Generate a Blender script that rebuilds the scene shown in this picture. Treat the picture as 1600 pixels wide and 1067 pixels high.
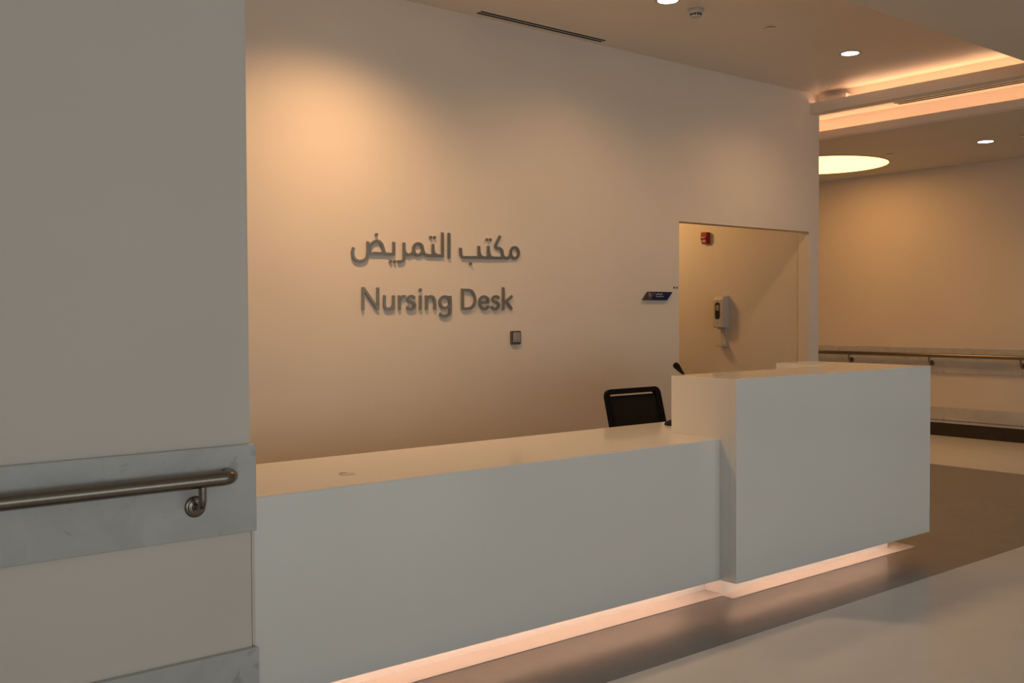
import bpy, bmesh, math
from mathutils import Vector, Matrix

scene = bpy.context.scene
for o in list(bpy.data.objects):
    bpy.data.objects.remove(o)

# ------------------------------------------------------------------ camera
YAW, PITCH, ROLL = 0.68495, -0.02709, -0.00434
EYE = 1.414
fw = Vector((math.sin(YAW) * math.cos(PITCH), math.cos(YAW) * math.cos(PITCH), math.sin(PITCH)))
rt0 = Vector((math.cos(YAW), -math.sin(YAW), 0))
up0 = rt0.cross(fw)
rt = rt0 * math.cos(ROLL) + up0 * math.sin(ROLL)
up = -rt0 * math.sin(ROLL) + up0 * math.cos(ROLL)
cam_data = bpy.data.cameras.new('camera')
cam_data.sensor_width = 36.0
cam_data.lens = 36.0 * 1578.16 / 1600.0
cam = bpy.data.objects.new('camera', cam_data)
scene.collection.objects.link(cam)
m = Matrix((rt, up, -fw)).transposed().to_4x4()
m.translation = (0, 0, EYE)
cam.matrix_world = m
scene.camera = cam

# ------------------------------------------------------------------ world and view
world = bpy.data.worlds.new('world')
scene.world = world
world.use_nodes = True
world.node_tree.nodes['Background'].inputs[0].default_value = (0.75, 0.78, 0.82, 1)
world.node_tree.nodes['Background'].inputs[1].default_value = 0.05
vs = scene.view_settings
vs.view_transform = 'Standard'
vs.look = 'None'
vs.gamma = 1.0
vs.exposure = 0.0
vs.use_curve_mapping = False


def area_light(name, loc, rot, sx, sy, power, color):
    d = bpy.data.lights.new(name, 'AREA')
    d.shape = 'RECTANGLE'
    d.size, d.size_y = sx, sy
    d.energy = power
    d.color = color
    o = bpy.data.objects.new(name, d)
    o.location = loc
    o.rotation_euler = rot
    scene.collection.objects.link(o)
    return o


WARM = (1.0, 0.575, 0.265)
ROOMWARM = (1.0, 0.553, 0.19)
LEDWARM = (1.0, 0.56, 0.31)
PEACH = (1.0, 0.60, 0.43)
# daylight through the window band in the wall behind the camera
area_light('window_daylight', (2.0, -5.08, 1.30), (math.radians(90), 0, 0), 13.0, 1.8, 146, (0.93, 1.0, 0.985))


def spot(name, loc, power, size_deg, color=WARM, blend=0.9, radius=0.05, parent=None):
    d = bpy.data.lights.new(name, 'SPOT')
    d.energy = power
    d.color = color
    d.spot_size = math.radians(size_deg)
    d.spot_blend = blend
    d.shadow_soft_size = radius
    o = bpy.data.objects.new(name, d)
    o.location = loc
    scene.collection.objects.link(o)
    return o


# lamp powers (W); the lamps themselves stand with their fixtures below
WASH_W, DOWN_W, CORR_W, ROOM_W = 215, 56, 46, 84
COVE_W, PLINTH_W = 0.74, 1.15

# ------------------------------------------------------------------ materials
def mat(name, color, rough=0.5, metal=0.0, noise=0.0, nscale=8.0, bump=0.0, bscale=200.0,
        emit=None, estr=0.0, coat=0.0, spec=0.5, aniso=0.0):
    mt = bpy.data.materials.new(name)
    mt.use_nodes = True
    nt = mt.node_tree
    b = nt.nodes['Principled BSDF']
    b.inputs['Base Color'].default_value = (*color, 1)
    b.inputs['Roughness'].default_value = rough
    b.inputs['Metallic'].default_value = metal
    b.inputs['Specular IOR Level'].default_value = spec
    b.inputs['Coat Weight'].default_value = coat
    if aniso:
        b.inputs['Anisotropic'].default_value = aniso
    tc = nt.nodes.new('ShaderNodeTexCoord')
    if noise:
        n = nt.nodes.new('ShaderNodeTexNoise')
        n.inputs['Scale'].default_value = nscale
        n.inputs['Detail'].default_value = 5
        nt.links.new(tc.outputs['Object'], n.inputs['Vector'])
        r = nt.nodes.new('ShaderNodeValToRGB')
        r.color_ramp.elements[0].position = 0.3
        r.color_ramp.elements[1].position = 0.7
        r.color_ramp.elements[0].color = (*[c * (1 - noise) for c in color], 1)
        r.color_ramp.elements[1].color = (*[min(1, c * (1 + noise)) for c in color], 1)
        nt.links.new(n.outputs['Fac'], r.inputs['Fac'])
        nt.links.new(r.outputs['Color'], b.inputs['Base Color'])
    if bump:
        n2 = nt.nodes.new('ShaderNodeTexNoise')
        n2.inputs['Scale'].default_value = bscale
        n2.inputs['Detail'].default_value = 3
        nt.links.new(tc.outputs['Object'], n2.inputs['Vector'])
        bp = nt.nodes.new('ShaderNodeBump')
        bp.inputs['Strength'].default_value = bump
        bp.inputs['Distance'].default_value = 0.002
        nt.links.new(n2.outputs['Fac'], bp.inputs['Height'])
        nt.links.new(bp.outputs['Normal'], b.inputs['Normal'])
    if emit:
        b.inputs['Emission Color'].default_value = (*emit, 1)
        b.inputs['Emission Strength'].default_value = estr
    return mt


def marble(name, base, vein):
    mt = bpy.data.materials.new(name)
    mt.use_nodes = True
    nt = mt.node_tree
    b = nt.nodes['Principled BSDF']
    b.inputs['Roughness'].default_value = 0.33
    tc = nt.nodes.new('ShaderNodeTexCoord')
    n = nt.nodes.new('ShaderNodeTexNoise')
    n.inputs['Scale'].default_value = 3.2
    n.inputs['Detail'].default_value = 7
    n.inputs['Roughness'].default_value = 0.62
    n.inputs['Distortion'].default_value = 1.2
    nt.links.new(tc.outputs['Object'], n.inputs['Vector'])
    r = nt.nodes.new('ShaderNodeValToRGB')
    e = r.color_ramp.elements
    e[0].position = 0.36
    e[0].color = (*[c * 0.86 for c in base], 1)
    e[1].position = 0.62
    e[1].color = (*base, 1)
    nt.links.new(n.outputs['Fac'], r.inputs['Fac'])
    # thin dark veins and flecks
    v = nt.nodes.new('ShaderNodeTexNoise')
    v.inputs['Scale'].default_value = 7.0
    v.inputs['Detail'].default_value = 9
    v.inputs['Distortion'].default_value = 2.5
    nt.links.new(tc.outputs['Object'], v.inputs['Vector'])
    r2 = nt.nodes.new('ShaderNodeValToRGB')
    q = r2.color_ramp.elements
    q[0].position = 0.30
    q[0].color = (1, 1, 1, 1)
    q[1].position = 0.38
    q[1].color = (0, 0, 0, 1)
    nt.links.new(v.outputs['Fac'], r2.inputs['Fac'])
    mx = nt.nodes.new('ShaderNodeMix')
    mx.data_type = 'RGBA'
    nt.links.new(r2.outputs['Color'], mx.inputs['Factor'])
    nt.links.new(r.outputs['Color'], mx.inputs['A'])
    mx.inputs['B'].default_value = (*vein, 1)
    nt.links.new(mx.outputs['Result'], b.inputs['Base Color'])
    return mt


M = {}
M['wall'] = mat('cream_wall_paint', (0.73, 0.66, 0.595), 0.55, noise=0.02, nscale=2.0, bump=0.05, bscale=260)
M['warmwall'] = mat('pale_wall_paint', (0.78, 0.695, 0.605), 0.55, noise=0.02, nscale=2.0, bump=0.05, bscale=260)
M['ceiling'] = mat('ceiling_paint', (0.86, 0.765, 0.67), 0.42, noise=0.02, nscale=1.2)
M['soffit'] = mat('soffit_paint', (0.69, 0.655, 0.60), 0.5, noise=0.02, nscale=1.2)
M['marble'] = marble('grey_white_marble', (0.565, 0.56, 0.555), (0.42, 0.415, 0.41))
M['solid'] = mat('white_solid_surface', (0.85, 0.835, 0.80), 0.13, noise=0.012, nscale=3, coat=0.15)
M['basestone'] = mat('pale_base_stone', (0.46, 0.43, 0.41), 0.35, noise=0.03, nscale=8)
M['floor_cream'] = mat('cream_vinyl_floor', (0.69, 0.685, 0.69), 0.28, noise=0.03, nscale=5, bump=0.03, bscale=90)
M['floor_brown'] = mat('taupe_vinyl_floor', (0.185, 0.168, 0.158), 0.22, noise=0.05, nscale=6, bump=0.03, bscale=90)
M['steel'] = mat('brushed_steel', (0.235, 0.21, 0.18), 0.26, metal=1.0, noise=0.06, nscale=60)
M['lettersteel'] = mat('brushed_letter_metal', (0.37, 0.325, 0.265), 0.36, metal=1.0, noise=0.06, nscale=40)
M['black'] = mat('black_plastic', (0.004, 0.004, 0.004), 0.6, noise=0.1, nscale=50, spec=0.15)
M['blackmesh'] = mat('black_mesh_fabric', (0.003, 0.003, 0.003), 0.9, noise=0.3, nscale=300, bump=0.4, bscale=700)
M['darkslot'] = mat('dark_slot', (0.01, 0.009, 0.008), 0.8, noise=0.1)
M['darkbase'] = mat('dark_brown_base', (0.035, 0.025, 0.02), 0.35, noise=0.15, nscale=9)
M['whiteplastic'] = mat('white_plastic', (0.57, 0.525, 0.50), 0.38, noise=0.015)
M['greyplastic'] = mat('grey_plastic', (0.35, 0.35, 0.36), 0.4, noise=0.02)
M['darkglass'] = mat('tinted_window', (0.02, 0.03, 0.035), 0.12, noise=0.05)
M['gel'] = mat('gel_bag', (0.35, 0.30, 0.28), 0.3, noise=0.05)
M['red'] = mat('red_enamel', (0.30, 0.008, 0.010), 0.3, noise=0.04)
M['redlight'] = mat('white_printed_bar', (0.62, 0.40, 0.36), 0.4, noise=0.03)
M['navy'] = mat('navy_acrylic', (0.006, 0.012, 0.055), 0.25, noise=0.05)
M['bronze'] = mat('bronze_acrylic', (0.075, 0.05, 0.035), 0.3, noise=0.08)
M['whiteink'] = mat('white_ink', (0.55, 0.56, 0.6), 0.5, noise=0.01)
M['darkink'] = mat('dark_ink', (0.04, 0.03, 0.025), 0.5, noise=0.01)
M['switchframe'] = mat('dark_nickel', (0.13, 0.115, 0.09), 0.3, metal=0.6, noise=0.03)
M['switchplate'] = mat('silver_switch_plate', (0.42, 0.40, 0.37), 0.32, metal=0.5, noise=0.02)
M['lens'] = mat('lit_downlight_lens', (0.9, 0.9, 0.9), 0.5, emit=(1.0, 0.93, 0.84), estr=14, noise=0.01)
M['panel'] = mat('lit_round_diffuser', (0.9, 0.85, 0.75), 0.5, emit=(1.0, 0.49, 0.14), estr=4.5, noise=0.01)
M['led'] = mat('led_strip', (0.9, 0.8, 0.7), 0.5, emit=LEDWARM, estr=6, noise=0.01)
M['trimwhite'] = mat('white_fixture_metal', (0.62, 0.58, 0.53), 0.4, noise=0.02)
M['windowframe'] = mat('grey_window_frame', (0.30, 0.30, 0.30), 0.4, metal=0.3, noise=0.03)
M['rubber'] = mat('dark_rubber', (0.02, 0.02, 0.02), 0.7, noise=0.1)


# ------------------------------------------------------------------ mesh helpers
def origin_of(parent):
    v = Vector((0, 0, 0))
    p = parent
    while p is not None:
        v += p.location
        p = p.parent
    return v


def link(name, verts, faces, material, parent=None, smooth=False, loc=None, bevel=0.0, segs=2):
    """verts in world coordinates; origin at loc (or at the parent's origin)."""
    base = origin_of(parent) if parent else Vector(loc if loc else (0, 0, 0))
    me = bpy.data.meshes.new(name)
    me.from_pydata([Vector(v) - base for v in verts], [], faces)
    bm = bmesh.new()
    bm.from_mesh(me)
    bmesh.ops.recalc_face_normals(bm, faces=bm.faces)
    bm.to_mesh(me)
    bm.free()
    me.materials.append(M[material])
    if smooth:
        for p in me.polygons:
            p.use_smooth = True
    o = bpy.data.objects.new(name, me)
    if parent:
        o.parent = parent
    else:
        o.location = base
    scene.collection.objects.link(o)
    if bevel:
        md = o.modifiers.new('edge', 'BEVEL')
        md.width = bevel
        md.segments = segs
        md.limit_method = 'ANGLE'
    if smooth:
        md = o.modifiers.new('split', 'EDGE_SPLIT')
        md.split_angle = math.radians(40)
    return o


def boxes(lst):
    vs_, fs = [], []
    for (x0, x1, y0, y1, z0, z1) in lst:
        n = len(vs_)
        vs_ += [(x0, y0, z0), (x1, y0, z0), (x1, y1, z0), (x0, y1, z0), (x0, y0, z1), (x1, y0, z1), (x1, y1, z1), (x0, y1, z1)]
        fs += [tuple(n + i for i in f) for f in ((0, 3, 2, 1), (4, 5, 6, 7), (0, 1, 5, 4), (1, 2, 6, 5), (2, 3, 7, 6), (3, 0, 4, 7))]
    return vs_, fs


def box(name, b, material, parent=None, bevel=0.0, loc=None):
    v, f = boxes([b])
    if parent is None and loc is None:
        loc = ((b[0] + b[1]) / 2, (b[2] + b[3]) / 2, b[4])
    return link(name, v, f, material, parent, loc=loc, bevel=bevel)


def multi(name, lst, material, parent=None, bevel=0.0, loc=None):
    v, f = boxes(lst)
    return link(name, v, f, material, parent, bevel=bevel, loc=loc)


def extrude_poly(poly, axis, a, b):
    """poly: 2D points; extruded along axis ('x': (y,z), 'y': (x,z), 'z': (x,y)) from a to b."""
    def pt(p, t):
        if axis == 'x':
            return (t, p[0], p[1])
        if axis == 'y':
            return (p[0], t, p[1])
        return (p[0], p[1], t)
    n = len(poly)
    vs_ = [pt(p, a) for p in poly] + [pt(p, b) for p in poly]
    fs = [tuple(range(n - 1, -1, -1)), tuple(range(n, 2 * n))]
    fs += [(i, (i + 1) % n, n + (i + 1) % n, n + i) for i in range(n)]
    return vs_, fs


def prism(name, poly, axis, a, b, material, parent=None, bevel=0.0, loc=None, smooth=False):
    v, f = extrude_poly(poly, axis, a, b)
    return link(name, v, f, material, parent, bevel=bevel, loc=loc, smooth=smooth)


def rrect(cx, cy, w, h, r, n=5):
    pts = []
    for (sx, sy, a0) in ((1, 1, 0), (-1, 1, 90), (-1, -1, 180), (1, -1, 270)):
        for i in range(n + 1):
            a = math.radians(a0 + 90 * i / n)
            pts.append((cx + sx * (w / 2 - r) + r * math.cos(a), cy + sy * (h / 2 - r) + r * math.sin(a)))
    return pts


def circle(cx, cy, r, n=32):
    return [(cx + r * math.cos(2 * math.pi * i / n), cy + r * math.sin(2 * math.pi * i / n)) for i in range(n)]


def lathe(name, profile, centre, material, parent=None, axis='z', n=32, loc=None):
    """profile: (radius, height) along axis; closed with caps where radius is 0."""
    c = Vector(centre)
    vs_, fs = [], []
    for (r, h) in profile:
        for i in range(n):
            a = 2 * math.pi * i / n
            u, w = r * math.cos(a), r * math.sin(a)
            if axis == 'z':
                vs_.append(c + Vector((u, w, h)))
            elif axis == 'y':
                vs_.append(c + Vector((u, h, w)))
            else:
                vs_.append(c + Vector((h, u, w)))
    for k in range(len(profile) - 1):
        for i in range(n):
            fs.append((k * n + i, k * n + (i + 1) % n, (k + 1) * n + (i + 1) % n, (k + 1) * n + i))
    fs.append(tuple(range(n - 1, -1, -1)))
    k = len(profile) - 1
    fs.append(tuple(k * n + i for i in range(n)))
    return link(name, vs_, fs, material, parent, smooth=True, loc=loc)


def tube(name, pts, rad, material, parent=None, n=16, loc=None):
    pts = [Vector(p) for p in pts]
    rads = rad if isinstance(rad, (list, tuple)) else [rad] * len(pts)
    vs_, fs = [], []
    t0 = (pts[1] - pts[0]).normalized()
    nrm = t0.orthogonal().normalized()
    for k, p in enumerate(pts):
        if k == 0:
            t = t0
        elif k == len(pts) - 1:
            t = (pts[k] - pts[k - 1]).normalized()
        else:
            t = ((pts[k + 1] - p).normalized() + (p - pts[k - 1]).normalized()).normalized()
        nrm = (nrm - t * nrm.dot(t)).normalized()
        bn = t.cross(nrm)
        for i in range(n):
            a = 2 * math.pi * i / n
            vs_.append(p + (nrm * math.cos(a) + bn * math.sin(a)) * rads[k])
    for k in range(len(pts) - 1):
        for i in range(n):
            fs.append((k * n + i, k * n + (i + 1) % n, (k + 1) * n + (i + 1) % n, (k + 1) * n + i))
    fs.append(tuple(range(n - 1, -1, -1)))
    k = len(pts) - 1
    fs.append(tuple(k * n + i for i in range(n)))
    return link(name, vs_, fs, material, parent, smooth=True, loc=loc)


def spline(pts, sub=6):
    """Catmull-Rom through the points (any dimension)."""
    P = [Vector(p) for p in pts]
    P = [P[0] * 2 - P[1]] + P + [P[-1] * 2 - P[-2]]
    out = []
    for i in range(1, len(P) - 2):
        p0, p1, p2, p3 = P[i - 1:i + 3]
        for s in range(sub):
            t = s / sub
            out.append(0.5 * ((2 * p1) + (p2 - p0) * t + (2 * p0 - 5 * p1 + 4 * p2 - p3) * t * t + (3 * p1 - p0 - 3 * p2 + p3) * t ** 3))
    out.append(P[-2])
    return out


def thing(name, loc, label, cat, group=None):
    o = bpy.data.objects.new(name, None)
    o.empty_display_size = 0.1
    o.location = loc
    scene.collection.objects.link(o)
    return tag(o, label, cat, group)


def tag(o, label, cat, group=None):
    o['label'] = label
    o['category'] = cat
    if group:
        o['group'] = group
    return o


def struct(o, label=None):
    o['kind'] = 'structure'
    if label:
        o['label'] = label
    return o


def child_light(l, parent):
    l.location = l.location - origin_of(parent)
    l.parent = parent
    return l

# ================================================================== SETTING
# floor: cream vinyl with a taupe field around the desk
struct(multi('floor', [(-6, 11.3, -5.2, 2.745, -0.1, 0), (8.975, 11.3, 2.745, 12, -0.1, 0)], 'floor_cream'), 'cream vinyl floor of the corridor')
struct(box('floor_inlay', (-6, 8.975, 2.745, 12, -0.1, 0), 'floor_brown'), 'taupe vinyl floor around the nursing desk')

# walls
struct(box('wall_left', (-6, 1.430, 3.12, 5.3, 0, 3.5), 'wall'), 'cream painted pier wall left of the desk')
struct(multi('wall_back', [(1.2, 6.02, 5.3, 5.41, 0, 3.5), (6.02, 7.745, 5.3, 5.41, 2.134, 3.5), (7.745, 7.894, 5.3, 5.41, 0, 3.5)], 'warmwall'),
       'wall behind the desk with the metal lettering and an open doorway')
struct(box('wall_right', (11.13, 11.3, -5.2, 12, 0, 3.5), 'wall'), 'far corridor wall with handrail')
struct(multi('wall_front', [(-6, 11.13, -5.2, -5.0, 0, 0.4), (-6, 11.13, -5.2, -5.0, 2.2, 3.5), (-6, -4.5, -5.2, -5.0, 0.4, 2.2), (8.5, 11.13, -5.2, -5.0, 0.4, 2.2)], 'wall'), 'window wall across the corridor')
struct(box('wall_corridor_end', (-6.2, -6, -5.2, 3.2, 0, 3.5), 'wall'))
struct(box('wall_passage_end', (7.6, 11.3, 12, 12.2, 0, 3.5), 'wall'))
# the small room behind the doorway
struct(box('wall_room_right', (7.762, 7.894, 5.41, 12, 0, 3.5), 'wall'), 'side wall seen through the doorway')
struct(box('wall_room_left', (4.7, 4.8, 5.41, 8.6, 0, 3.5), 'wall'))
struct(box('wall_room_back', (4.7, 7.762, 8.6, 8.7, 0, 3.5), 'wall'))
struct(box('ceiling_room', (4.8, 7.762, 5.41, 8.6, 2.75, 3.5), 'ceiling'))

# window behind the camera
w = struct(box('window_1', (-4.5, 8.5, -5.16, -5.10, 0.4, 0.46), 'windowframe'))
for k in range(7):
    x = -4.5 + k * 13.0 / 6
    box('window_mullion', (max(-4.5, x - 0.03), min(8.5, x + 0.03), -5.07, -5.02, 0.4, 2.2), 'windowframe', w)
box('window_head', (-4.5, 8.5, -5.07, -5.02, 2.14, 2.2), 'windowframe', w)

# ceilings: lower soffit over the corridor, raised recess over the desk, stepped light coves
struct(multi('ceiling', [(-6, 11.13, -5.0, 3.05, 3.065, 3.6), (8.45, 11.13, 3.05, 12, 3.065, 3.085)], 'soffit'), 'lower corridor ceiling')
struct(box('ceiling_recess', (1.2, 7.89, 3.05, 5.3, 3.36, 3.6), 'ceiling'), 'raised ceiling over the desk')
struct(box('ceiling_step', (7.89, 8.59, 3.05, 12, 3.28, 3.6), 'ceiling'), 'ceiling step between the two light coves')
c1 = struct(multi('trim_1', [(7.757, 7.777, 3.05, 5.3, 3.18, 3.27), (7.777, 7.89, 3.05, 5.3, 3.18, 3.20), (7.87, 7.89, 3.05, 5.3, 3.20, 3.36)], 'ceiling', loc=(7.8, 3.05, 3.18)),
            'upper light cove with an upstand lip')
c2 = struct(multi('trim_2', [(8.45, 8.47, 3.05, 12, 3.085, 3.15), (8.47, 8.59, 3.05, 12, 3.085, 3.10), (8.57, 8.59, 3.05, 12, 3.10, 3.28)], 'ceiling', loc=(8.5, 3.05, 3.065)),
            'lower light cove with an upstand lip')
box('cove_block', (7.80, 7.869, 4.97, 5.24, 3.20, 3.315), 'ceiling', c1)
for par, x, y0, y1, z, lip in ((c1, 7.800, 3.08, 5.27, 3.20, 3.27), (c2, 8.493, 3.08, 11.8, 3.10, 3.15)):
    box('led_carrier', (x - 0.004, x + 0.024, y0, y1, z, lip - 0.018), 'ceiling', par)
    box('led_strip', (x, x + 0.014, y0, y1, lip - 0.018, lip - 0.012), 'led', par)
    l = area_light('cove_light', (x + 0.006, (y0 + y1) / 2, lip - 0.008), (math.radians(180), math.radians(-38), 0), 0.012, y1 - y0, COVE_W * (y1 - y0), LEDWARM)
    child_light(l, par)

# marble bands on the left wall and the far wall
struct(box('trim_3', (-6, 1.442, 3.098, 3.12, 0.705, 0.992), 'marble', bevel=0.003), 'grey marble crash band behind the near handrail')
struct(box('baseboard_left', (-6, 1.444, 3.095, 3.12, 0, 0.318), 'marble', bevel=0.003), 'grey marble skirting band of the left wall')
struct(box('trim_4', (1.434, 1.445, 3.124, 3.16, 0.318, 0.705), 'wall'), 'narrow cream filler strip between wall and desk')
struct(box('trim_5', (11.105, 11.13, -5, 12, 0.725, 1.007), 'marble', bevel=0.003), 'pale marble crash band behind the far handrail')
struct(box('trim_6', (11.105, 11.13, -5, 12, 0.185, 0.328), 'marble', bevel=0.003), 'pale marble skirting band of the far wall')
struct(box('trim_7', (11.112, 11.13, -5, 12, 0.150, 0.178), 'marble'), 'narrow ledge under the far skirting band')
struct(box('baseboard_right', (11.118, 11.13, -5, 12, 0.0, 0.150), 'darkbase'), 'dark brown base strip of the far wall')
struct(box('trim_8', (7.894, 7.93, 5.315, 11.9, 0.705, 0.985), 'marble', bevel=0.003), 'marble band on the end of the back wall')

# ================================================================== NURSING DESK
desk = thing('reception_desk', (3.55, 3.4, 0), 'long white nursing desk with a low worktop and a taller counter', 'desk')
LX, TX, RX = 1.446, 3.855, 5.655
box('low_front_panel', (LX, TX + 0.03, 3.135, 3.175, 0.12, 0.776), 'solid', desk)
worktop = prism('worktop', [(3.135, 0.776), (3.135, 0.803), (3.140, 0.808), (3.83, 0.808), (3.83, 0.776)], 'x', LX, RX - 0.37, 'solid', desk)
# tall counter: front, left cheek, right cheek, top with a return running back
box('tall_front_panel', (TX, RX, 3.035, 3.075, 0.12, 1.1), 'solid', desk, bevel=0.0015)
box('side_panel', (TX, TX + 0.04, 3.075, 3.445, 0.12, 1.1), 'solid', desk, bevel=0.0015)
box('side_panel', (RX - 0.04, RX, 3.075, 3.86, 0.12, 1.1), 'solid', desk, bevel=0.0015)
prism('counter_top', [(TX + 0.04, 3.075), (RX - 0.04, 3.075), (RX - 0.04, 3.86), (5.295, 3.86), (5.295, 3.445), (TX + 0.04, 3.445)], 'z', 1.0705, 1.1, 'solid', desk)
box('counter_back_panel', (TX + 0.04, RX - 0.36, 3.415, 3.445, 0.808, 1.07), 'solid', desk)
box('return_panel', (5.295, 5.325, 3.445, 3.86, 0.12, 1.07), 'solid', desk)
box('return_end_panel', (5.325, RX - 0.04, 3.83, 3.86, 0.12, 1.07), 'solid', desk)
for x in (LX, 2.65):
    box('support_panel', (x, x + 0.03, 3.40, 3.78, 0.0, 0.776), 'solid', desk)
# recessed plinths, underside boards and the light channel between them
box('plinth', (LX, 4.009, 3.35, 3.40, 0.002, 0.30), 'solid', desk)
box('plinth', (4.009, 5.56, 3.249, 3.40, 0.002, 0.30), 'solid', desk)
multi('underside_board', [(LX, TX, 3.175, 3.25, 0.12, 0.14), (LX, TX, 3.235, 3.25, 0.14, 0.26), (LX, 4.009, 3.235, 3.35, 0.26, 0.275)], 'solid', desk)
multi('underside_board', [(TX + 0.04, RX - 0.04, 3.075, 3.18, 0.12, 0.14), (4.0, RX - 0.04, 3.165, 3.18, 0.14, 0.26), (3.99, RX - 0.04, 3.165, 3.249, 0.26, 0.275),
                          (RX - 0.055, RX - 0.04, 3.18, 3.83, 0.12, 0.26), (TX + 0.04, 4.0, 3.18, 3.25, 0.12, 0.14)], 'solid', desk)
for (x0, x1, y) in ((LX + 0.02, 3.99, 3.272), (4.02, 5.58, 3.20)):
    s = box('led_strip', (x0, x1, y - 0.004, y + 0.010, 0.252, 0.259), 'led', desk)
    l = area_light('plinth_light', ((x0 + x1) / 2, y + 0.003, 0.246), (0, 0, 0), x1 - x0, 0.012, PLINTH_W * (x1 - x0), PEACH)
    child_light(l, s)
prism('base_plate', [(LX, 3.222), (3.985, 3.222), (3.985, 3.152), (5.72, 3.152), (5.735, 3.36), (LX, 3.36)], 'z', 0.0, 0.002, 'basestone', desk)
# cable covers let into the tops
g = prism('cable_cover', circle(1.935, 3.367, 0.032, 32), 'z', 0.8079, 0.8092, 'whiteplastic', desk)
box('cable_notch', (1.921, 1.949, 3.394, 3.399, 0.8088, 0.8098), 'darkslot', g)
prism('cable_cover', circle(4.055, 3.315, 0.026, 32), 'z', 1.0998, 1.1012, 'greyplastic', desk)

# ================================================================== HANDRAILS
hr = thing('handrail', (0.6, 3.098, 0.9), 'brushed steel handrail on the marble band of the left wall', 'handrail')
path = [(-5.5, 3.036, 0.900), (-2, 3.036, 0.9), (1.296, 3.036, 0.900)]
for i in range(1, 9):
    a = math.radians(90 * i / 8)
    path.append((1.296 + 0.044 * math.sin(a), 3.036 + 0.044 * (1 - math.cos(a)), 0.900))
path.append((1.340, 3.0985, 0.900))
tube('rail', path, 0.0235, 'steel', hr, n=28)


def bracket(parent, p, d, wall_gap):
    """p: rail centre point; d: unit vector from rail to wall."""
    p, d = Vector(p), Vector(d)
    z = Vector((0, 0, 1))
    pts = [p - z * 0.018, p - z * 0.06]
    for i in range(1, 7):
        a = math.radians(90 * i / 6)
        pts.append(p - z * (0.06 + 0.03 * math.sin(a)) + d * (0.03 * (1 - math.cos(a))))
    pts.append(p - z * 0.09 + d * (wall_gap - 0.004))
    b = tube('bracket', pts, 0.012, 'steel', parent, n=16)
    c = p - z * 0.09 + d * wall_gap
    ax = 'y' if abs(d.y) > 0.5 else 'x'
    s = -1
    lathe('rosette', [(0.034, 0), (0.034, s * 0.004), (0.031, s * 0.007), (0.026, s * 0.008), (0.024, s * 0.012), (0.015, s * 0.014), (0.014, s * 0.018)], c, 'steel', b, axis=ax, n=32)


for x in (1.233, -0.1, -1.4, -2.7, -4.0):
    bracket(hr, (x, 3.036, 0.900), (0, 1, 0), 0.062)
hf = thing('handrail', (11.105, 6.0, 0.92), 'brushed steel handrail on the far corridor wall behind the tall counter', 'handrail')
tube('rail', [(11.043, -4, 0.921), (11.043, 4, 0.921), (11.043, 11.5, 0.921)], 0.0225, 'steel', hf, n=20)
for y in (9.04, 8.01, 6.98, 5.945, 4.915, 3.885, 2.855, 1.825):
    bracket(hf, (11.043, y, 0.921), (1, 0, 0), 0.062)

# ================================================================== LETTERING
ARABIC=[('dad_yeh',[('c',[(3.101,1.816),(3.094,1.79),(3.098,1.762),(3.117,1.741),(3.145,1.736),(3.175,1.743),(3.192,1.76),(3.199,1.787),(3.2,1.828),(3.2,1.856)]),('c',[(3.208,1.785),(3.215,1.825),(3.234,1.849),(3.264,1.862),(3.292,1.851),(3.307,1.823),(3.314,1.8),(3.332,1.786),(3.384,1.787)]),('l',[(3.202,1.785),(3.313,1.788)]),('l',[(3.385,1.861),(3.384,1.779)])]),
('teh_meem_reh',[('c',[(3.46,1.86),(3.459,1.817),(3.459,1.768),(3.453,1.75),(3.437,1.742),(3.414,1.742)]),('c',[(3.46,1.817),(3.47,1.795),(3.493,1.786),(3.518,1.793),(3.53,1.813)]),('e',[(3.6,1.824),(3.597,1.838),(3.59,1.85),(3.578,1.857),(3.565,1.859),(3.552,1.856),(3.54,1.848),(3.533,1.836),(3.53,1.821),(3.532,1.807),(3.54,1.796),(3.551,1.788),(3.564,1.786),(3.578,1.789),(3.589,1.797),(3.597,1.81),(3.6,1.824)]),('c',[(3.601,1.819),(3.613,1.796),(3.637,1.788),(3.677,1.787),(3.751,1.789)]),('l',[(3.678,1.862),(3.677,1.788)]),('c',[(3.678,1.825),(3.688,1.801),(3.714,1.789)]),('l',[(3.752,1.937),(3.751,1.78)])]),
('alef',[('l',[(3.803,1.936),(3.802,1.773)])]),
('meem_kaf_teh_beh',[('c',[(3.895,1.844),(3.895,1.808),(3.907,1.787),(3.934,1.784),(4.032,1.787),(4.145,1.788),(4.24,1.79)]),('l',[(4.044,1.863),(4.044,1.787)]),('c',[(4.044,1.828),(4.057,1.799),(4.083,1.787)]),('l',[(4.124,1.866),(4.123,1.79)]),('c',[(4.124,1.83),(4.136,1.801),(4.163,1.788)]),('c',[(4.224,1.937),(4.202,1.902),(4.186,1.874),(4.185,1.862),(4.197,1.855),(4.221,1.853),(4.239,1.84),(4.243,1.816),(4.252,1.799),(4.281,1.789),(4.303,1.801),(4.313,1.822)]),('l',[(4.243,1.82),(4.243,1.786)]),('e',[(4.385,1.83),(4.382,1.844),(4.374,1.855),(4.363,1.863),(4.349,1.865),(4.336,1.862),(4.324,1.854),(4.317,1.841),(4.314,1.827),(4.317,1.813),(4.324,1.801),(4.336,1.794),(4.349,1.791),(4.363,1.795),(4.374,1.803),(4.382,1.815),(4.385,1.83)])])]
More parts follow.
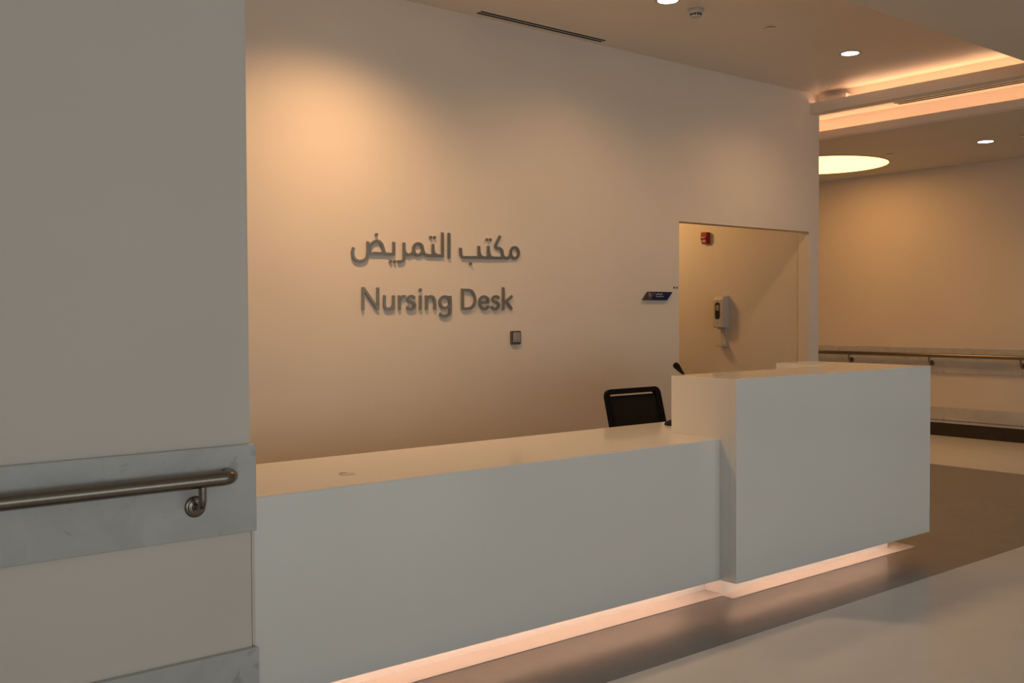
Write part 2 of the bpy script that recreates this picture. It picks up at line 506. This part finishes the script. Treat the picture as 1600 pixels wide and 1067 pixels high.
ENGLISH=[('N',[('l',[(3.163,1.444),(3.164,1.579)]),('l',[(3.165,1.576),(3.266,1.448)]),('l',[(3.267,1.444),(3.268,1.58)])]),
('u',[('c',[(3.315,1.532),(3.314,1.472),(3.322,1.455),(3.343,1.448),(3.366,1.455),(3.378,1.472)]),('l',[(3.38,1.533),(3.379,1.444)])]),
('r',[('l',[(3.423,1.532),(3.423,1.444)]),('c',[(3.424,1.498),(3.436,1.519),(3.452,1.527),(3.469,1.527)])]),
('s',[('c',[(3.537,1.517),(3.525,1.525),(3.508,1.528),(3.491,1.521),(3.485,1.511),(3.493,1.499),(3.512,1.492),(3.531,1.483),(3.537,1.471),(3.531,1.457),(3.51,1.448),(3.489,1.453),(3.479,1.462)])]),
('i',[('l',[(3.579,1.532),(3.578,1.444)])]),
('n',[('l',[(3.625,1.533),(3.625,1.444)]),('c',[(3.626,1.499),(3.635,1.518),(3.657,1.528),(3.678,1.521),(3.688,1.5),(3.689,1.47),(3.688,1.444)])]),
('g',[('e',[(3.809,1.491),(3.806,1.505),(3.797,1.517),(3.784,1.525),(3.768,1.528),(3.753,1.525),(3.74,1.517),(3.731,1.505),(3.728,1.491),(3.731,1.477),(3.739,1.465),(3.752,1.457),(3.768,1.455),(3.783,1.457),(3.796,1.465),(3.805,1.477),(3.809,1.491)]),('c',[(3.81,1.533),(3.81,1.481),(3.809,1.437),(3.801,1.413),(3.77,1.404),(3.742,1.409),(3.727,1.42)])]),
('D',[('l',[(3.908,1.58),(3.907,1.444)]),('c',[(3.908,1.571),(3.953,1.572),(3.987,1.562),(4.01,1.516),(3.998,1.472),(3.961,1.452),(3.907,1.451)])]),
('e',[('c',[(4.051,1.492),(4.082,1.492),(4.124,1.493)]),('c',[(4.123,1.492),(4.117,1.517),(4.087,1.531),(4.056,1.518),(4.048,1.49),(4.06,1.461),(4.088,1.449),(4.114,1.457),(4.125,1.467)])]),
('s',[('c',[(4.212,1.521),(4.198,1.53),(4.182,1.532),(4.163,1.526),(4.156,1.514),(4.165,1.502),(4.183,1.495),(4.203,1.485),(4.211,1.472),(4.203,1.457),(4.18,1.448),(4.159,1.454),(4.148,1.463)])]),
('k',[('l',[(4.249,1.593),(4.248,1.443)]),('l',[(4.252,1.487),(4.325,1.536)]),('l',[(4.274,1.503),(4.322,1.446)])])]
ADOTS=[(3.261,1.901),(3.361,1.741),(3.39,1.741),(3.66,1.902),(3.69,1.903),(3.976,1.744),(4.111,1.907),(4.141,1.907)]
EDOTS=[(3.579,1.568)]



def stroke(pts, wdt, y0, y1):
    """flat-ended band of width wdt along 2D (x,z) points, thick from y0 (front) to y1."""
    P = [Vector(p) for p in pts]
    closed = (P[0] - P[-1]).length < 1e-3
    if closed:
        P = P[:-1]
    n = len(P)
    L, R = [], []
    for i, p in enumerate(P):
        a = P[i - 1] if (i > 0 or closed) else p
        c = P[(i + 1) % n] if (i < n - 1 or closed) else p
        t1 = (p - a).normalized() if (p - a).length > 1e-6 else (c - p).normalized()
        t2 = (c - p).normalized() if (c - p).length > 1e-6 else t1
        t = (t1 + t2).normalized()
        k = 1 / max(0.6, t.dot(t1))
        nn = Vector((-t.y, t.x)) * (wdt / 2 * k)
        L.append(p + nn)
        R.append(p - nn)
    vs_ = []
    for i in range(n):
        vs_ += [(L[i].x, y0, L[i].y), (R[i].x, y0, R[i].y), (R[i].x, y1, R[i].y), (L[i].x, y1, L[i].y)]
    fs = []
    for i in range(n if closed else n - 1):
        j = (i + 1) % n
        for k in range(4):
            k2 = (k + 1) % 4
            fs.append((4 * i + k, 4 * i + k2, 4 * j + k2, 4 * j + k))
    if not closed:
        fs.append((0, 1, 2, 3))
        fs.append((4 * n - 1, 4 * n - 2, 4 * n - 3, 4 * n - 4))
    return vs_, fs


def letter(name, strokes, wdt, parent, y_front=5.286, y_back=5.296, material='lettersteel'):
    V, F = [], []
    for k, (kind, pts) in enumerate(strokes):
        pp = [Vector(p) for p in pts]
        if kind == 'c':
            pp = spline(pp, 5)
        elif kind == 'e':
            q = spline(pp, 3)
            q[-1] = q[0]
            pp = q
        v, f = stroke(pp, wdt, y_front + 0.00015 * k, y_back)
        n = len(V)
        V += v
        F += [tuple(n + i for i in ff) for ff in f]
    return link(name, V, F, material, parent)


def fixings(parent, pts):
    for (x, z) in pts:
        lathe('stud', [(0.004, 0), (0.004, 0.0055)], (x, 5.295, z), 'lettersteel', parent, axis='y', n=8)


ar = thing('arabic_wall_lettering', (3.75, 5.3, 1.8), 'upper line of raised metal Arabic lettering on the wall behind the desk', 'sign')
for nm, st in ARABIC:
    o = letter('letter', st, 0.018, ar)
    fixings(o, [st[0][1][0], st[0][1][-1], st[-1][1][0]])
for (x, z) in ADOTS:
    o = prism('dot', circle(x, z, 0.0100, 20), 'y', 5.286, 5.296, 'lettersteel', ar)
    fixings(o, [(x, z)])
en = thing('english_wall_lettering', (3.75, 5.3, 1.45), 'lower line of raised metal lettering reading Nursing Desk on the wall', 'sign')
for nm, st in ENGLISH:
    o = letter('letter', st, 0.0175, en)
    fixings(o, [st[0][1][0], st[0][1][-1]])
for (x, z) in EDOTS:
    o = prism('dot', circle(x, z, 0.0108, 20), 'y', 5.286, 5.296, 'lettersteel', en)
    fixings(o, [(x, z)])

# ================================================================== SMALL WALL FITTINGS
# switch plate
sw = thing('wall_switch', (4.355, 5.3, 1.208), 'small square silver switch in a dark frame below the word Desk', 'switch')
prism('back_plate', rrect(4.355, 1.254, 0.084, 0.092, 0.006), 'y', 5.285, 5.3, 'switchframe', sw, bevel=0.002)
prism('face_plate', rrect(4.357, 1.257, 0.060, 0.066, 0.004), 'y', 5.281, 5.2855, 'switchplate', sw, bevel=0.001)
prism('rocker', rrect(4.357, 1.257, 0.024, 0.040, 0.003), 'y', 5.278, 5.2815, 'switchplate', sw, bevel=0.001)

# blue door sign
sg = thing('door_sign', (5.76, 5.3, 1.515), 'dark blue slanted door sign with bronze left part beside the doorway', 'sign')
box('backing', (5.67, 5.85, 5.292, 5.3, 1.525, 1.57), 'greyplastic', sg)
prism('blue_panel', [(5.683, 1.515), (5.864, 1.515), (5.927, 1.580), (5.742, 1.580)], 'y', 5.282, 5.293, 'navy', sg, bevel=0.001)
bz = prism('bronze_panel', [(5.590, 1.515), (5.6825, 1.515), (5.7415, 1.580), (5.650, 1.580)], 'y', 5.282, 5.293, 'bronze', sg, bevel=0.001)
letter('symbol', [('c', [(5.662, 1.573), (5.655, 1.565), (5.665, 1.558), (5.660, 1.550), (5.668, 1.542), (5.665, 1.532)]), ('c', [(5.672, 1.566), (5.680, 1.558), (5.672, 1.548)])],
       0.0035, sg, 5.2812, 5.2822, 'whiteink')


def text_mesh(body, size, x, z, y, material, parent, name):
    cu = bpy.data.curves.new(name, 'FONT')
    cu.body = body
    cu.size = size
    cu.extrude = 0.0004
    tmp = bpy.data.objects.new(name, cu)
    scene.collection.objects.link(tmp)
    bpy.context.view_layer.update()
    me = bpy.data.meshes.new_from_object(tmp.evaluated_get(bpy.context.evaluated_depsgraph_get()))
    bpy.data.objects.remove(tmp)
    bpy.data.curves.remove(cu)
    base = origin_of(parent)
    for v in me.vertices:
        v.co = Vector((x + v.co.x, y - v.co.z, z + v.co.y)) - base
    me.materials.clear()
    me.materials.append(M[material])
    o = bpy.data.objects.new(name, me)
    o.parent = parent
    scene.collection.objects.link(o)
    return o


text_mesh('Cleaning Room', 0.0145, 5.733, 1.541, 5.2815, 'whiteink', sg, 'english_text')
letter('arabic_text', [('c', [(5.735, 1.565), (5.737, 1.559), (5.744, 1.559), (5.748, 1.566), (5.752, 1.560), (5.760, 1.560)]), ('l', [(5.764, 1.573), (5.764, 1.559)]),
                       ('l', [(5.768, 1.573), (5.768, 1.560)]), ('c', [(5.772, 1.566), (5.776, 1.558), (5.786, 1.559), (5.790, 1.567), (5.795, 1.559)]),
                       ('c', [(5.798, 1.562), (5.803, 1.569), (5.808, 1.562), (5.803, 1.558)])], 0.0028, sg, 5.2812, 5.2822, 'whiteink')
mk = thing('room_number_mark', (5.978, 5.3, 1.61), 'tiny dark three-character room mark on the wall by the doorway edge', 'mark')
letter('character', [('l', [(5.955, 1.606), (5.955, 1.623)]), ('l', [(5.955, 1.622), (5.962, 1.610)]), ('l', [(5.966, 1.606), (5.966, 1.623)])], 0.005, mk, 5.2985, 5.3, 'darkink')
letter('character', [('l', [(5.978, 1.608), (5.978, 1.621)])], 0.004, mk, 5.2985, 5.3, 'darkink')
letter('character', [('e', [(5.9955 + 0.0055 * math.cos(a * math.pi / 6), 1.6145 + 0.007 * math.sin(a * math.pi / 6)) for a in range(13)])], 0.0045, mk, 5.2985, 5.3, 'darkink')

# fire alarm pull station on the room wall (faces -x)
WX = 7.762
fa = thing('fire_alarm_call_point', (WX, 6.465, 2.09), 'small red fire alarm call point high on the wall inside the doorway', 'alarm')
prism('housing', [(WX, 2.092), (WX - 0.035, 2.092), (WX - 0.045, 2.10), (WX - 0.055, 2.145), (WX - 0.055, 2.205), (WX, 2.205)], 'y', 6.436, 6.506, 'red', fa, bevel=0.002)
box('pull_bar', (WX - 0.068, WX - 0.054, 6.440, 6.502, 2.138, 2.158), 'red', fa, bevel=0.002)
box('bar_label', (WX - 0.0695, WX - 0.0675, 6.444, 6.498, 2.149, 2.157), 'redlight', fa)
prism('lower_label', [(WX - 0.0535, 2.130), (WX - 0.048, 2.106), (WX - 0.046, 2.106), (WX - 0.051, 2.131)], 'y', 6.450, 6.494, 'redlight', fa)

# hand sanitiser dispenser
sd = thing('hand_sanitiser_dispenser', (WX, 6.26, 1.1), 'white hand sanitiser dispenser with dark window on the wall inside the doorway', 'dispenser')
prism('body', [(WX, 1.272), (WX - 0.098, 1.276), (WX - 0.104, 1.285), (WX - 0.104, 1.545), (WX - 0.085, 1.572), (WX, 1.585)], 'y', 6.200, 6.310, 'whiteplastic', sd, bevel=0.005)
wn = prism('level_window', rrect(6.258, 1.437, 0.058, 0.160, 0.024), 'x', WX - 0.1065, WX - 0.103, 'darkglass', sd)
box('gel_refill', (WX - 0.1075, WX - 0.1062, 6.238, 6.276, 1.440, 1.492), 'gel', wn)
prism('sensor_mark', circle(6.258, 1.318, 0.007, 16), 'x', WX - 0.1055, WX - 0.1035, 'greyplastic', sd)
box('brand_mark', (WX - 0.105, WX - 0.1035, 6.240, 6.276, 1.524, 1.531), 'greyplastic', sd)
box('nozzle', (WX - 0.085, WX - 0.06, 6.246, 6.270, 1.262, 1.275), 'greyplastic', sd)
box('tray_arm', (WX - 0.022, WX, 6.225, 6.285, 1.11, 1.272), 'whiteplastic', sd, bevel=0.003)
prism('drip_tray', [(WX, 6.205), (WX - 0.075, 6.205), (WX - 0.098, 6.225), (WX - 0.098, 6.285), (WX - 0.075, 6.305), (WX, 6.305)], 'z', 1.096, 1.110, 'whiteplastic', sd, bevel=0.003)

# ================================================================== CEILING FITTINGS
DL = 'recessed downlights'


def downlight(x, y, z, label, power, size=152, r=0.0625, color=WARM, soft=0.12, blend=0.8):
    t = thing('downlight', (x, y, z), label, 'downlight', DL)
    n = 40
    # trim ring (open in the middle)
    vs_, fs = [], []
    ring = [(r + 0.016, 0.0), (r + 0.016, -0.003), (r + 0.011, -0.005), (r, -0.004), (r, 0.0)]
    for (rr, h) in ring:
        for i in range(n):
            a = 2 * math.pi * i / n
            vs_.append((x + rr * math.cos(a), y + rr * math.sin(a), z + h))
    for k in range(len(ring)):
        k2 = (k + 1) % len(ring)
        for i in range(n):
            fs.append((k * n + i, k * n + (i + 1) % n, k2 * n + (i + 1) % n, k2 * n + i))
    link('trim_ring', vs_, fs, 'trimwhite', t, smooth=True)
    prism('lens', circle(x, y, r - 0.0005, n), 'z', z - 0.003, z - 0.0002, 'lens', t)
    child_light(spot('downlight_beam', (x, y, z - 0.012), power, size, color, blend, soft), t)
    return t


downlight(2.92, 4.50, 3.36, 'recessed downlight above the left end of the desk, washing the lettering wall', WASH_W, 140, 0.0625, WARM, 0.12, 1.0)
downlight(4.762, 4.285, 3.36, 'round recessed downlight cut by the top edge, nearest the smoke detector', DOWN_W)
downlight(6.80, 4.30, 3.36, 'round recessed downlight over the desk between sprinkler cover and glowing cove', DOWN_W)
downlight(9.775, 4.705, 3.065, 'round recessed downlight in the lower corridor ceiling right of the glowing round panel', CORR_W, 140, 0.07, ROOMWARM, 0.12, 1.0)
downlight(9.775, 9.3, 3.065, 'added unseen downlight deep in the passage behind the lettering wall', CORR_W, 140, 0.07, ROOMWARM, 0.12, 1.0)  # unseen lamp, added to brighten the far corridor wall
downlight(6.75, 7.25, 2.75, 'recessed downlight in the room behind the doorway', ROOM_W, 178, 0.0625, ROOMWARM, 0.25, 0.15)

rp = thing('round_ceiling_light', (9.877, 6.595, 3.065), 'large glowing round ceiling panel light in the lower corridor ceiling', 'ceiling light')
R0 = 0.7055
vs_, fs = [], []
n = 64
for (rr, h) in ((R0 + 0.02, 0.0), (R0 + 0.02, -0.004), (R0, -0.006), (R0, 0.0)):
    for i in range(n):
        a = 2 * math.pi * i / n
        vs_.append((9.877 + rr * math.cos(a), 6.595 + rr * math.sin(a), 3.065 + h))
for k in range(4):
    for i in range(n):
        fs.append((k * n + i, k * n + (i + 1) % n, ((k + 1) % 4) * n + (i + 1) % n, ((k + 1) % 4) * n + i))
link('rim', vs_, fs, 'trimwhite', rp)
prism('diffuser', circle(9.877, 6.595, R0 - 0.001, n), 'z', 3.0605, 3.0645, 'panel', rp)

# smoke detector
sm = thing('smoke_detector', (5.045, 4.30, 3.36), 'white smoke detector with dark vents on the ceiling above the desk', 'detector')
lathe('base', [(0.052, 0), (0.052, -0.010), (0.049, -0.014)], (5.045, 4.30, 3.36), 'whiteplastic', sm, n=32)
lathe('body', [(0.047, -0.014), (0.043, -0.026), (0.036, -0.030), (0.036, -0.044), (0.030, -0.050), (0.012, -0.053)], (5.045, 4.30, 3.36), 'whiteplastic', sm, n=32)
for k in range(12):
    a = 2 * math.pi * k / 12
    c, s = math.cos(a), math.sin(a)
    vv = []
    for (rad, tng, h) in [(r_, t_, h_) for h_ in (-0.0425, -0.0315) for r_ in (0.0345, 0.0372) for t_ in (-0.0065, 0.0065)]:
        vv.append((5.045 + rad * c - tng * s, 4.30 + rad * s + tng * c, 3.36 + h))
    link('vent_slot', vv, [(0, 1, 3, 2), (4, 5, 7, 6), (0, 1, 5, 4), (2, 3, 7, 6), (0, 2, 6, 4), (1, 3, 7, 5)], 'darkslot', sm)

# concealed sprinkler covers
SPR = 'concealed sprinkler covers'
for (x, y, z, lab) in ((5.775, 4.268, 3.36, 'flat round sprinkler cover on the raised ceiling right of the smoke detector'),
                       (9.762, 5.705, 3.065, 'flat round sprinkler cover beside the glowing round panel light'),
                       (9.73, 4.325, 3.065, 'flat round sprinkler cover at the right edge, past the corridor downlight')):
    t = thing('sprinkler_cover', (x, y, z), lab, 'sprinkler', SPR)
    prism('gap_ring', circle(x, y, 0.030, 28), 'z', z - 0.004, z, 'darkslot', t)
    lathe('cap', [(0.041, -0.004), (0.042, -0.006), (0.040, -0.0075)], (x, y, z), 'ceiling', t, n=32)


def slot_diffuser(name, x0, x1, y0, y1, z, along, label):
    t = thing(name, ((x0 + x1) / 2, (y0 + y1) / 2, z), label, 'air vent', 'linear slot diffusers')
    if along == 'x':
        d = (y1 - y0)
        f = [(x0, x1, y0, y0 + d * .06, z - .003, z), (x0, x1, y0 + d * .46, y0 + d * .54, z - .003, z), (x0, x1, y1 - d * .06, y1, z - .003, z)]
        s = [(x0, x1, y0 + d * .06, y0 + d * .46, z - .0015, z), (x0, x1, y0 + d * .54, y1 - d * .06, z - .0015, z)]
    else:
        d = (x1 - x0)
        f = [(x0, x0 + d * .06, y0, y1, z - .003, z), (x0 + d * .46, x0 + d * .54, y0, y1, z - .003, z), (x1 - d * .06, x1, y0, y1, z - .003, z)]
        s = [(x0 + d * .06, x0 + d * .46, y0, y1, z - .0015, z), (x0 + d * .54, x1 - d * .06, y0, y1, z - .0015, z)]
    for b in f:
        box('blade', b, 'ceiling', t)
    for b in s:
        box('slot', b, 'darkslot', t)
    return t


slot_diffuser('slot_diffuser', 3.995, 5.112, 5.170, 5.246, 3.36, 'x', 'black twin-slot air diffuser in the ceiling along the lettering wall')
slot_diffuser('slot_diffuser', 8.335, 8.475, 3.06, 4.855, 3.28, 'y', 'twin-slot air diffuser between the two glowing ceiling coves')

# ================================================================== OFFICE CHAIR (faces the desk)
ch = thing('office_chair', (4.457, 4.02, 0), 'black mesh-back office chair behind the low worktop', 'chair')
lean = math.radians(14.5)


def bk(u, v, w=0.0):
    """point on the reclined back: u across, v up along the back from its pivot, w towards the sitter."""
    return (4.457 + u, 4.185 + v * math.sin(lean) - w * math.cos(lean) , 0.50 + v * math.cos(lean) + w * math.sin(lean))


def back_plate(name, poly, w0, w1, material, hole=None):
    n = len(poly)
    vs_ = [bk(u, v, w0) for u, v in poly] + [bk(u, v, w1) for u, v in poly]
    if hole is None:
        fs = [tuple(range(n - 1, -1, -1)), tuple(range(n, 2 * n))] + [(i, (i + 1) % n, n + (i + 1) % n, n + i) for i in range(n)]
    else:
        k = len(vs_)
        vs_ += [bk(u, v, w0) for u, v in hole] + [bk(u, v, w1) for u, v in hole]
        fs = []
        for i in range(n):
            j = (i + 1) % n
            fs += [(i, j, k + j, k + i), (n + i, n + j, k + n + j, k + n + i), (i, j, n + j, n + i), (k + i, k + j, k + n + j, k + n + i)]
    return link(name, vs_, fs, material, ch, bevel=0.003)


TOPV = 0.475
outer = rrect(0, TOPV / 2 + 0.02, 0.475, TOPV - 0.04 + 0.0, 0.045, 6)
inner = rrect(-0.008, TOPV / 2 + 0.019, 0.395, TOPV - 0.04 - 0.058, 0.012, 6)
back_plate('back_frame', outer, -0.014, 0.014, 'black', inner)
# mesh panel stops short of the top rail so that a slit shows through
back_plate('back_mesh', rrect(0, TOPV / 2 + 0.0, 0.43, TOPV - 0.083, 0.01, 3), -0.006, 0.006, 'blackmesh')
tube('back_support', spline([bk(0, 0.12, -0.03), bk(0, 0.0, -0.035), (4.457, 4.17, 0.44), (4.457, 4.05, 0.40)], 5), 0.02, 'black', ch, n=12)
seat_poly = rrect(4.457, 3.945, 0.48, 0.46, 0.09, 6)
prism('seat', seat_poly, 'z', 0.42, 0.485, 'blackmesh', ch, bevel=0.018)
for s in (-1, 1):
    a = tube('armrest_post', [(4.457 + s * 0.22, 4.02, 0.42), (4.457 + s * 0.275, 4.02, 0.43), (4.457 + s * 0.285, 4.02, 0.50), (4.457 + s * 0.285, 4.02, 0.655)], 0.014, 'black', ch, n=12)
    prism('armrest_pad', rrect(4.457 + s * 0.285, 4.0, 0.075, 0.22, 0.03, 5), 'z', 0.655, 0.68, 'black', a, bevel=0.006)
lathe('gas_column', [(0.03, 0.08), (0.03, 0.27), (0.018, 0.275), (0.018, 0.40), (0.06, 0.405), (0.06, 0.42)], (4.457, 4.02, 0), 'black', ch, n=20)
for k in range(5):
    a = 2 * math.pi * k / 5 + 0.3
    c, s = math.cos(a), math.sin(a)
    lg = tube('base_arm', [(4.457 + 0.02 * c, 4.02 + 0.02 * s, 0.105), (4.457 + 0.28 * c, 4.02 + 0.28 * s, 0.075)], [0.024, 0.014], 'black', ch, n=10)
    lathe('caster', [(0.022, -0.022), (0.027, -0.016), (0.027, 0.016), (0.022, 0.022)], (4.457 + 0.28 * c, 4.02 + 0.28 * s, 0.0275), 'rubber', lg, axis='x', n=18)
    tube('caster_stem', [(4.457 + 0.28 * c, 4.02 + 0.28 * s, 0.085), (4.457 + 0.28 * c, 4.02 + 0.28 * s, 0.03)], 0.006, 'black', lg, n=8)

# ================================================================== PAGING MICROPHONE
mic = thing('desk_microphone', (4.19, 3.64, 0.808), 'black gooseneck paging microphone standing behind the tall counter', 'microphone')
vs_, fs = [], []
n = 32
for (k, h) in ((0.97, 0.0), (1.0, 0.006), (0.93, 0.016), (0.70, 0.024), (0.35, 0.028)):
    for i in range(n):
        a = 2 * math.pi * i / n
        vs_.append((4.198 + 0.108 * k * math.cos(a), 3.685 + 0.07 * k * math.sin(a), 0.808 + h))
for k in range(4):
    for i in range(n):
        fs.append((k * n + i, k * n + (i + 1) % n, (k + 1) * n + (i + 1) % n, (k + 1) * n + i))
fs += [tuple(range(n - 1, -1, -1)), tuple(4 * n + i for i in range(n))]
link('base', vs_, fs, 'black', mic, smooth=True)
for k in range(3):
    box('button', (4.205 + k * 0.03, 4.223 + k * 0.03, 3.628, 3.642, 0.829, 0.837), 'greyplastic', mic)
neck = spline([(4.262, 3.70, 0.832), (4.272, 3.71, 0.93), (4.268, 3.71, 1.02), (4.240, 3.70, 1.08)], 8)
tube('gooseneck', neck, 0.005, 'black', mic, n=10)
d = Vector((4.166, 3.69, 1.132)) - Vector((4.240, 3.70, 1.08))
p0 = Vector((4.240, 3.70, 1.08))
tube('capsule', [p0 - d * 0.02, p0 + d * 0.3, p0 + d * 0.72, p0 + d * 0.92, p0 + d * 1.05, p0 + d * 1.12, p0 + d * 1.15], [0.0055, 0.010, 0.0155, 0.0175, 0.0165, 0.011, 0.004], 'black', mic, n=18)
